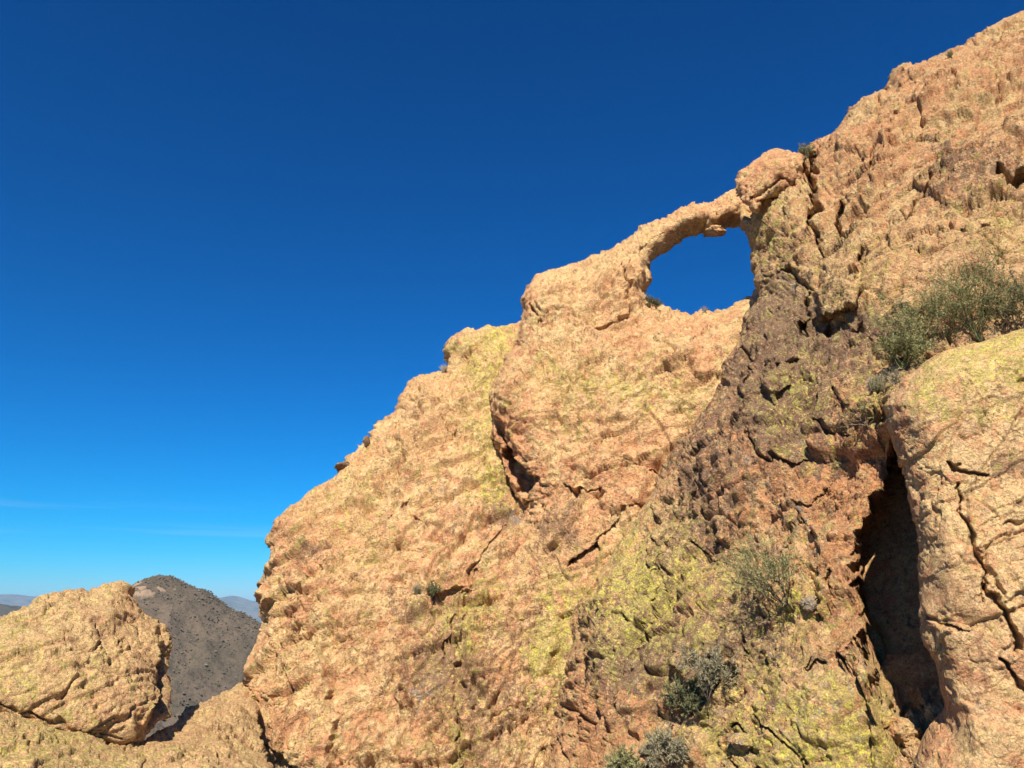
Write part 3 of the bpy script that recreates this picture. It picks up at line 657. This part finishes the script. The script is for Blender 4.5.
# ------------------------------------------------------------------ terrain, hills
def hill_material(name, c1, c2, c3, s):
    m, n, b = new_mat(name, 0.95, 0.1); N = NB(n)
    a = N.noise(0.02 * s, 5, 0.7); c = N.noise(0.25 * s, 5, 0.75)
    col = N.mix(N.ramp(a, .35, .65), c1, c2)
    col = N.mix(N.ramp(c, .48, .62, 0, .85), col, c3)
    col = N.mix(N.ramp(N.attr('outcrop'), .45, .7, 0, .9), col, (0.34, 0.235, 0.155))
    n.links.new(col, b.inputs['Base Color'])
    N.bump(N.noise(0.4 * s, 5, .75), 1.0, 1.6 / s, b)
    return m
M_HILL = hill_material('hill_scrub_soil', (0.165, 0.12, 0.085), (0.115, 0.088, 0.062), (0.075, 0.07, 0.042), 1.0)
M_HILL2 = hill_material('hill_far_soil', (0.10, 0.085, 0.07), (0.085, 0.075, 0.06), (0.04, 0.045, 0.03), .4)
M_MTN = hill_material('mountain_soil', (0.20, 0.16, 0.13), (0.17, 0.14, 0.12), (0.10, 0.09, 0.07), .02)
M_GND = hill_material('desert_ground', (0.20, 0.155, 0.11), (0.16, 0.12, 0.09), (0.07, 0.07, 0.045), .5)

def ridge_z(pts, D):
    """world x,z of a skyline read at distance D along +Y"""
    X = []; Z = []
    for x, y in pts:
        r = ray(x, y); r = r / r[1] * D
        X.append(r[0]); Z.append(r[2])
    return np.array(X), np.array(Z)

def hill(name, pts, D, slope, mat, depth, nx=300, ny=200, amp=1.0, nscale=30.0, base=-250, seed=5, outc=None, round_=20):
    X, Z = ridge_z(pts, D)
    xs = np.linspace(X[0], X[-1], nx); vv = np.linspace(-1, 1, ny)
    ys = D + np.sign(vv) * np.abs(vv) ** 1.3 * depth
    GX, GY = np.meshgrid(xs, ys)
    zr = np.interp(GX, X, Z)
    dy = np.sqrt((GY - D) ** 2 + round_ ** 2) - round_
    P = np.stack([GX.ravel(), GY.ravel(), np.zeros(GX.size)], 1)
    gull = fbm(P / nscale, 5, seed, .55, ridged=True).reshape(GX.shape)
    fine = fbm(P / (nscale * .12), 4, seed + 9, .6).reshape(GX.shape)
    z = zr - slope * dy + (gull - .6) * amp * np.clip(dy / (nscale), 0.12, 1) * nscale * .25 + fine * nscale * .03 * amp
    out = np.zeros(GX.shape)
    if outc:
        for cx, cy, r, hh in outc:
            g = np.exp(-((GX - cx) ** 2 + (GY - cy) ** 2) / r ** 2)
            nn = fbm(P / 5.0, 3, seed + 3).reshape(GX.shape)
            out = np.maximum(out, g * (0.75 + nn)); z += hh * np.clip(g * (0.8 + nn) - .4, 0, 1)
    z = np.maximum(z, base)
    V = np.stack([GX, GY, z], -1).reshape(-1, 3)
    i = np.arange((ny - 1) * nx).reshape(ny - 1, nx)[:, :-1].ravel()
    Q = np.stack([i, i + 1, i + nx + 1, i + nx], 1)
    o = mesh_np(name, V, Q, mat, attrs={'outcrop': out.ravel()})
    o['kind'] = 'structure'
    return o, (xs, ys, z)

xh, zh = ridge_z([(165, 576)], 600)
def hp(px, py, D=600):
    X, Z = ridge_z([(px, py)], D); return X[0]
hill_o, HG = hill('hill', [(-420, 900), (-100, 720), (40, 650), (100, 612), (122, 596), (140, 584), (150, 578), (160, 575.5), (172, 576.5), (186, 583), (196, 589), (204, 590), (212, 596),
                           (224, 605), (234, 611), (240, 612), (250, 619), (262, 625), (320, 660), (420, 700), (620, 800)], 600, .50, M_HILL, 420,
                  nx=460, ny=320, amp=.8, nscale=38, outc=[(hp(150, 590), 574, 8, 4), (hp(165, 598), 562, 11, 6), (hp(178, 592), 572, 5, 2.5), (hp(147, 604), 552, 5, 2), (hp(186, 590), 580, 3, 1.5)])
hill2, _ = hill('hill', [(-500, 640), (-200, 598), (-60, 601), (0, 604), (20, 607), (36, 608.5), (60, 616), (120, 640), (200, 680)], 2200, .35, M_HILL2, 1500, amp=.5, nscale=200, round_=60, seed=12)
mt, _ = hill('mountains', [(-700, 598), (-420, 600), (-150, 596), (-60, 597), (0, 594.5), (14, 594), (30, 596), (46, 597), (70, 602), (120, 607), (180, 609), (200, 605), (214, 600), (224, 597.5), (233, 595.5), (240, 597), (248, 600), (262, 603),
                           (300, 606), (420, 598), (600, 604), (900, 598), (1300, 600), (1900, 600)], 12000, .18, M_MTN, 3500, amp=.5, nscale=700, round_=170, seed=17, nx=500)

# one ground sheet from under the viewpoint to the horizon
def ground():
    rr = np.concatenate([[0.0], np.geomspace(0.8, 90000, 170)]); th = np.linspace(0, 2 * math.pi, 181)[:-1]
    Rg, Tg = np.meshgrid(rr, th, indexing='ij')
    X = Rg * np.sin(Tg); Y = Rg * np.cos(Tg)
    z = -1.7 - 0.5 * np.clip(Rg - 2.5, 0, None)
    P = np.stack([X.ravel(), Y.ravel(), 0 * X.ravel()], 1)
    z += fbm(P / 6.0, 4, 2).reshape(X.shape) * np.clip(Rg / 8, 0, 1) * 1.2
    z = np.maximum(z, -250 + fbm(P / 900.0, 3, 4).reshape(X.shape) * 25)
    V = np.stack([X, Y, z], -1).reshape(-1, 3); nt_ = len(th)
    q = []
    I = np.arange(len(rr) - 1)[:, None] * nt_; J = np.arange(nt_)[None]; J2 = (J + 1) % nt_
    Q = np.stack([(I + J), (I + J2), (I + nt_ + J2), (I + nt_ + J)], -1).reshape(-1, 4)
    o = mesh_np('ground', V, Q, M_GND, attrs={'outcrop': np.zeros(len(V))}); o['kind'] = 'structure'
ground()

# ------------------------------------------------------------------ plants and loose stones
def plain(name, col, rough=.8, var=.3, scale=30):
    m, n, b = new_mat(name, rough, .2); N = NB(n)
    a = tuple(min(1, c * (1 + var)) for c in col); d = tuple(c * (1 - var) for c in col)
    n.links.new(N.mix(N.ramp(N.noise(scale, 3), .35, .65), d, a), b.inputs['Base Color'])
    return m
M_BARK = plain('twig_bark', (0.17, 0.125, 0.085)); M_BARKG = plain('green_bark', (0.14, 0.15, 0.06)); M_BARKP = plain('pale_twig', (0.34, 0.28, 0.20))
M_LEAFG = plain('leaf_olive', (0.23, 0.22, 0.09)); M_LEAFD = plain('leaf_grey_green', (0.155, 0.155, 0.07)); M_LEAFY = plain('leaf_pale', (0.25, 0.235, 0.10))
M_LEAFB = plain('dry_twiglets', (0.27, 0.235, 0.14)); M_SPINE = plain('cactus_spine', (0.42, 0.30, 0.20)); M_CACT = plain('cactus_skin', (0.11, 0.11, 0.05))

def tubes(segs, nside=4):
    """segs: list of (p0, p1, r0, r1)"""
    P0 = np.array([a[0] for a in segs]); P1 = np.array([a[1] for a in segs])
    R0 = np.array([a[2] for a in segs]); R1 = np.array([a[3] for a in segs])
    D = P1 - P0; D /= np.linalg.norm(D, axis=1, keepdims=True) + 1e-9
    ref = np.where(np.abs(D[:, 2:3]) > .9, np.array([[1., 0, 0]]), np.array([[0, 0, 1.]]))
    A = np.cross(D, ref); A /= np.linalg.norm(A, axis=1, keepdims=True) + 1e-9; B = np.cross(D, A)
    vs_ = []
    for Pk, Rk in ((P0, R0), (P1, R1)):
        for k in range(nside):
            t = 2 * math.pi * k / nside
            vs_.append(Pk + (A * math.cos(t) + B * math.sin(t)) * Rk[:, None])
    V = np.stack(vs_, 1).reshape(-1, 3)
    o = np.arange(len(segs))[:, None] * nside * 2
    Q = [np.concatenate([o + k, o + (k + 1) % nside, o + nside + (k + 1) % nside, o + nside + k], 1) for k in range(nside)]
    return V, np.concatenate(Q)

def blades(pts, dirs, ln, wd, rng):
    n = len(pts)
    d = dirs + rng.normal(0, .45, (n, 3)); d /= np.linalg.norm(d, axis=1, keepdims=True)
    r = rng.normal(0, 1, (n, 3)); s_ = np.cross(d, r); s_ /= np.linalg.norm(s_, axis=1, keepdims=True)
    L = (ln * rng.uniform(.5, 1.3, n))[:, None]; Wd = (wd * rng.uniform(.6, 1.3, n))[:, None]
    a = pts; c = pts + d * L
    V = np.stack([a, (a + c) / 2 + s_ * Wd, c, (a + c) / 2 - s_ * Wd], 1).reshape(-1, 3)
    return V, np.arange(n * 4).reshape(n, 4)

def thing(name, loc, label, cat, group=None):
    e = bpy.data.objects.new(name, None); COL.objects.link(e); e.location = loc; e.empty_display_size = .2
    tag(e, label, cat, group); return e

def shrub(name, base, h, label, cat='shrub', seed=1, stems=7, spread=.75, lean=(0, 0, 0), bark=M_BARK, leaf=M_LEAFG, dens=1.0,
          rad=.018, depth=4, leaf_l=.08, leaf_w=.008, group=None, kids=3, curl=.22):
    rng = np.random.RandomState(seed); segs = []; lp = []; ld = []
    lean = np.array(lean, float)
    def grow(p, d, L, r, lev):
        n = 3
        for i in range(n):
            d = d + rng.normal(0, curl, 3) + np.array([0, 0, .05]); d /= np.linalg.norm(d)
            q = p + d * L / n
            segs.append((p, q, r, r * .82)); p = q; r *= .82
            if lev >= depth - 2:
                k = rng.poisson((5 if lev == depth else 2.5) * dens)
                for _ in range(k):
                    lp.append(p - d * L / n * rng.uniform(0, 1)); ld.append(d)
            if lev < depth and i > 0 or (lev < depth and rng.rand() < .3):
                for _ in range(rng.randint(1, kids)):
                    dd = d + rng.normal(0, .48, 3); dd /= np.linalg.norm(dd)
                    grow(p, dd, L * rng.uniform(.55, .8), r * .72, lev + 1)
    for k in range(stems):
        a = 2 * math.pi * (k + rng.rand()) / stems; sp = spread * rng.uniform(.3, 1.1)
        d = np.array([math.cos(a) * sp, math.sin(a) * sp, 1]) + lean; d /= np.linalg.norm(d)
        grow(np.array([math.cos(a), math.sin(a), 0]) * .03, d, h * .46 * rng.uniform(.75, 1.1), rad, 1)
    e = thing(name, Vector(base), label, cat, group)
    V, Q = tubes(segs, 3); mesh_np('branches', V, Q, bark, parent=e)
    if lp:
        V, Q = blades(np.array(lp), np.array(ld), leaf_l, leaf_w, rng); mesh_np('foliage', V, Q, leaf, parent=e, smooth=False)
    return e

def tuft(name, base, h, label, cat='grass tuft', seed=1, n=120, spread=.8, mat=M_LEAFY, wd=.008, group=None):
    rng = np.random.RandomState(seed)
    a = rng.uniform(0, 6.28, n); sp = rng.uniform(.05, spread, n)
    d = np.stack([np.cos(a) * sp, np.sin(a) * sp, np.ones(n)], 1); d /= np.linalg.norm(d, axis=1, keepdims=True)
    p0 = np.stack([np.cos(a), np.sin(a), np.zeros(n)], 1) * h * .12 * rng.rand(n)[:, None]
    L = h * rng.uniform(.5, 1.1, n)[:, None]
    p1 = p0 + d * L * .6; p2 = p1 + (d + np.array([0, 0, -.45]) * sp[:, None]) * L * .4
    segs = [(x, y, wd, wd * .8) for x, y in zip(p0, p1)] + [(x, y, wd * .8, wd * .3) for x, y in zip(p1, p2)]
    V, Q = tubes(segs, 3)
    o = mesh_np(name, V + np.array(base), Q, mat, origin=np.array(base)); tag(o, label, cat, group); return o

def stone(name, base, size, label, cat='rock', seed=1, mat=M_ROCK_MID, paint=None, sink=.3, group=None, sub=5):
    import bmesh
    bm_ = bmesh.new(); bmesh.ops.create_icosphere(bm_, subdivisions=sub, radius=1)
    V = np.array([v.co[:] for v in bm_.verts]); T_ = np.array([[v.index for v in f.verts] for f in bm_.faces]); bm_.free()
    sz = np.array(size, float)
    d = blocks(V * 1.0 + seed * 7.7, 1.3, .16, .35, .12, .1, seed) + fbm(V * 1.2 + seed, 4, seed) * .35 + fbm(V * 5 + seed, 3, seed) * .07
    V = V * (1 + d)[:, None] * sz / 2
    V[:, 2] += sz[2] * (.5 - sink)
    V = V + np.array(base)
    at_ = {k: np.full(len(V), (paint or {}).get(k, 0.0)) for k in ('lichen', 'red', 'dark', 'grey')}
    o = mesh_np(name, V, T_, mat, attrs=at_, origin=np.array(base)); tag(o, label, cat, group); return o

def on(o, px, py, back=0.0):
    p = front_hit(o, px, py)
    return p * (1 + back)

def ppm(p):      # metres covered by one pixel at a point
    return float(p @ AX_F) / F_PX

GP = 'palo verde bushes above the near boulder'
p = on(cliff, 930, 350); shrub('desert_bush', p, 76 * ppm(p), 'olive desert bush with thin green branches, middle one of the row behind the near boulder', seed=11, bark=M_BARKG, dens=.85, stems=12, spread=.6, group=GP)
p = on(cliff, 978, 342); shrub('desert_bush', p, 104 * ppm(p), 'tallest and fullest olive desert bush, growing behind the yellow top of the near boulder', seed=12, bark=M_BARKG, dens=.8, stems=14, spread=.65, group=GP)
p = on(cliff, 902, 368); shrub('desert_bush', p, 44 * ppm(p), 'low olive bush just above the barrel cactus, lowest of the row', seed=13, bark=M_BARKG, dens=1.2, stems=11, spread=.8, group=GP)
p = on(cliff, 1018, 335); shrub('desert_bush', p, 70 * ppm(p), 'dark grey green bush at the right edge of the photo above the near boulder', seed=14, bark=M_BARK, leaf=M_LEAFD, dens=1.6, stems=9, spread=.9, group=GP)
p = on(cliff, 893, 382); shrub('dry_shrub', p, 17 * ppm(p), 'small pale leafless shrub beside the barrel cactus', seed=15, bark=M_BARKP, leaf=M_LEAFB, dens=.5, stems=9, depth=3, rad=.01)
p = on(cliff, 786, 608); shrub('dead_shrub', p, 80 * ppm(p), 'half bare grey branched shrub fanning up and left across the lichen covered cliff', seed=16, bark=M_BARK, leaf=M_LEAFG, dens=.75, stems=11, spread=.6, lean=(-.75, -.25, 0), rad=.022, curl=.16)
p = on(cliff, 688, 712); shrub('shrub', p, 36 * ppm(p), 'dense dark grey green shrub in the gully low on the cliff', seed=17, leaf=M_LEAFD, dens=1.5, stems=11, spread=1.0, leaf_l=.045, leaf_w=.010)
p = on(cliff, 706, 700); shrub('dry_shrub', p, 48 * ppm(p), 'brown twiggy shrub just right of the dark green gully shrub', seed=18, leaf=M_LEAFB, dens=1.2, stems=9, spread=.7)
p = on(cliff, 668, 764); shrub('dry_shrub', p, 34 * ppm(p), 'wide grey brown twiggy shrub below the dark green gully shrub', seed=19, leaf=M_LEAFB, dens=1.3, stems=11, spread=1.0)
p = on(cliff, 628, 790); shrub('shrub', p, 42 * ppm(p), 'pale green shrub cut by the bottom edge of the photo', seed=20, leaf=M_LEAFY, bark=M_BARKP, dens=1.8, stems=11, spread=1.1)
p = on(buttress, 434, 596); shrub('shrub', p, 17 * ppm(p), 'small dark grey shrub in a crack halfway up the buttress', seed=21, leaf=M_LEAFD, dens=1.8, stems=8, depth=3, rad=.012, lean=(0, -.6, 0))
p = on(buttress, 416, 592); tuft('grass_tuft', p, 11 * ppm(p), 'brown dry tuft left of the small shrub on the buttress', seed=22, mat=M_LEAFB)
p = on(buttress, 441, 372); tuft('grass_tuft', p, 9 * ppm(p), 'pale dry grass tuft on the skyline notch of the buttress', seed=23, mat=M_BARKP)
p = on(arch, 651, 306); shrub('shrub', p, 13 * ppm(p), 'tiny dark shrub at the lower left corner of the rock window', seed=24, leaf=M_LEAFD, dens=1.3, stems=6, depth=3, rad=.012, spread=.5)
p = on(arch, 659, 308); shrub('shrub', p, 12 * ppm(p), 'tiny dark shrub on the sill of the rock window, right of its twin', seed=25, leaf=M_LEAFD, dens=1.3, stems=6, depth=3, rad=.012, spread=.5)
p = on(arch, 706, 311); tuft('grass_tuft', p, 7 * ppm(p), 'dry reddish tuft in the middle of the window sill', seed=26, n=50, mat=M_LEAFB)
p = on(cliff, 805, 156); shrub('shrub', p, 17 * ppm(p), 'small green shrub clinging to the skyline right of the overhanging block', seed=27, leaf=M_LEAFG, dens=1.8, stems=8, depth=3, rad=.012)
p = on(cliff, 948, 55); tuft('grass_tuft', p, 8 * ppm(p), 'dark tuft on the upper right skyline', seed=28, mat=M_LEAFD)
p = on(cliff, 866, 428); shrub('dry_shrub', p, 34 * ppm(p), 'scraggly dark shrub in the cleft left of the near boulder', seed=30, leaf=M_LEAFD, dens=.9, stems=7, depth=3, spread=.9)

# barrel cactus
def cactus():
    p = on(cliff, 877, 388); u = ppm(p); h = 17 * u; rx = 7.5 * u
    e = thing('barrel_cactus', Vector(p), 'round spiny barrel cactus on the cliff at the left end of the bushes', 'cactus')
    nr, nz = 96, 40; V = []; 
    for j in range(nz + 1):
        t = j / nz; z = h * t; pr = math.sin(math.pi * (0.12 + .88 * (1 - t)) ** .9) if t > 0 else .6
        pr = (max(0, 1 - abs(2 * t - .95) ** 2.6)) ** .5 if t < 1 else 0
        for i in range(nr):
            a = 2 * math.pi * i / nr; r = rx * pr * (1 + .09 * math.cos(16 * a))
            V.append((r * math.cos(a), r * math.sin(a), z - .1 * h))
    Q = [(j * nr + i, j * nr + (i + 1) % nr, (j + 1) * nr + (i + 1) % nr, (j + 1) * nr + i) for j in range(nz) for i in range(nr)]
    mesh_np('body', V, Q, M_CACT, parent=e)
    rng = np.random.RandomState(4); segs = []
    for k in range(16):
        a = 2 * math.pi * k / 16
        for j in range(13):
            t = .08 + .9 * j / 13; pr = (max(0, 1 - abs(2 * t - .95) ** 2.6)) ** .5
            q = np.array([math.cos(a) * rx * pr * 1.09, math.sin(a) * rx * pr * 1.09, h * t - .1 * h])
            for _ in range(5):
                d = np.array([math.cos(a), math.sin(a), (t - .4)]) + rng.normal(0, .7, 3); d /= np.linalg.norm(d)
                segs.append((q, q + d * rx * .3, .0035, .001))
    V, Q = tubes(segs, 3); mesh_np('spines', V, Q, M_SPINE, parent=e)
cactus()

def st(o, px, py, w_, h_, label, seed, mat=M_ROCK_MID, **k):
    p = on(o, px, py); u = ppm(p)
    return stone('rock', p, (w_ * u * 1.1, w_ * u, h_ * u * 1.1), label, seed=seed, mat=mat, **k)
st(cliff, 936, 358, 26, 18, 'rounded pinkish brown rock between the bushes and the near boulder', 1, paint={'red': .8, 'dark': .4})
st(cliff, 905, 388, 12, 9, 'small pale rock below the lowest bush', 2, mat=M_ROCK_FAR)
st(cliff, 808, 606, 15, 14, 'smooth grey rock lodged right of the half bare shrub', 3, paint={'grey': 1.6})
st(buttress, 342, 465, 17, 8, 'flat dark rock lying on the sloping skyline of the buttress', 4, paint={'dark': 1.5}, sub=4)
st(buttress, 366, 440, 6, 10, 'small upright reddish rock on the buttress skyline', 5, paint={'red': 1, 'dark': 1.0}, sub=4)
st(cliff, 742, 742, 22, 14, 'pale grey rock in the crack low on the yellow cliff', 6, paint={'grey': 1.0, 'lichen': .4})
st(block, 720, 235, 16, 8, 'loose bright rock jammed under the arch', 7, mat=M_ROCK_FAR) if False else None
st(cliff, 902, 738, 30, 22, 'brown rock wedged at the foot of the dark cleft', 9)
st(cliff, 884, 722, 20, 16, 'small lichen spotted rock at the lower left lip of the dark cleft', 10, paint={'lichen': .8})
st(cliff, 918, 762, 26, 24, 'tan rock below the dark cleft against the near boulder', 11)
p = on(arch, 716, 229); u = ppm(p)
stone('rock', p - np.array([0, 0, 5.5 * u]), (20 * u, 16 * u, 9 * u), 'bright rock chunk hanging under the crown of the arch', seed=8, mat=M_ROCK_FAR, sink=.4, sub=4)

# desert scrub on the dark hill: far more bushes than one could count
def hill_scrub():
    rng = np.random.RandomState(9); xs, ys, Z = HG
    n = 26000
    ii = rng.randint(1, len(ys) // 2 + 12, n); jj = rng.randint(60, len(xs) - 2, n)
    X = xs[jj] + rng.uniform(0, 1, n) * (xs[1] - xs[0]); Y = ys[ii]; z = Z[ii, jj]
    import bmesh
    b = bmesh.new(); bmesh.ops.create_icosphere(b, subdivisions=1, radius=1)
    sv = np.array([v.co[:] for v in b.verts]); sf = np.array([[v.index for v in f.verts] for f in b.faces]); b.free()
    sc_ = (.28 + rng.rand(n) ** 3 * .7)[:, None, None]
    V = sv[None] * sc_ * rng.uniform(.55, 1.35, (n, len(sv), 1)) * np.array([1, 1, .75]) + np.stack([X, Y, z + .3], 1)[:, None]
    Fc = sf[None] + (np.arange(n) * len(sv))[:, None, None]
    o = mesh_np('scrub', V.reshape(-1, 3), Fc.reshape(-1, 3), plain('scrub_green', (0.125, 0.105, 0.075), scale=.3), smooth=False)
    o['kind'] = 'stuff'
hill_scrub()

# ------------------------------------------------------------------ air
def haze():
    m = bpy.data.materials.new('desert_air'); m.use_nodes = True; n = m.node_tree; n.nodes.clear()
    out = n.nodes.new('ShaderNodeOutputMaterial'); v = n.nodes.new('ShaderNodeVolumePrincipled')
    v.inputs['Color'].default_value = (0.36, 0.72, 1.0, 1); v.inputs['Density'].default_value = 5.0e-5; v.inputs['Anisotropy'].default_value = 0.0
    n.links.new(v.outputs[0], out.inputs['Volume'])
    a, b, z0, z1 = -95000, 95000, -330, 300
    V = [(x, y, z) for x in (a, b) for y in (a, b) for z in (z0, z1)]
    Q = [(0, 1, 3, 2), (4, 6, 7, 5), (0, 4, 5, 1), (2, 3, 7, 6), (0, 2, 6, 4), (1, 5, 7, 3)]
    o = mesh_np('haze', V, Q, m, smooth=False); o['kind'] = 'stuff'
haze()
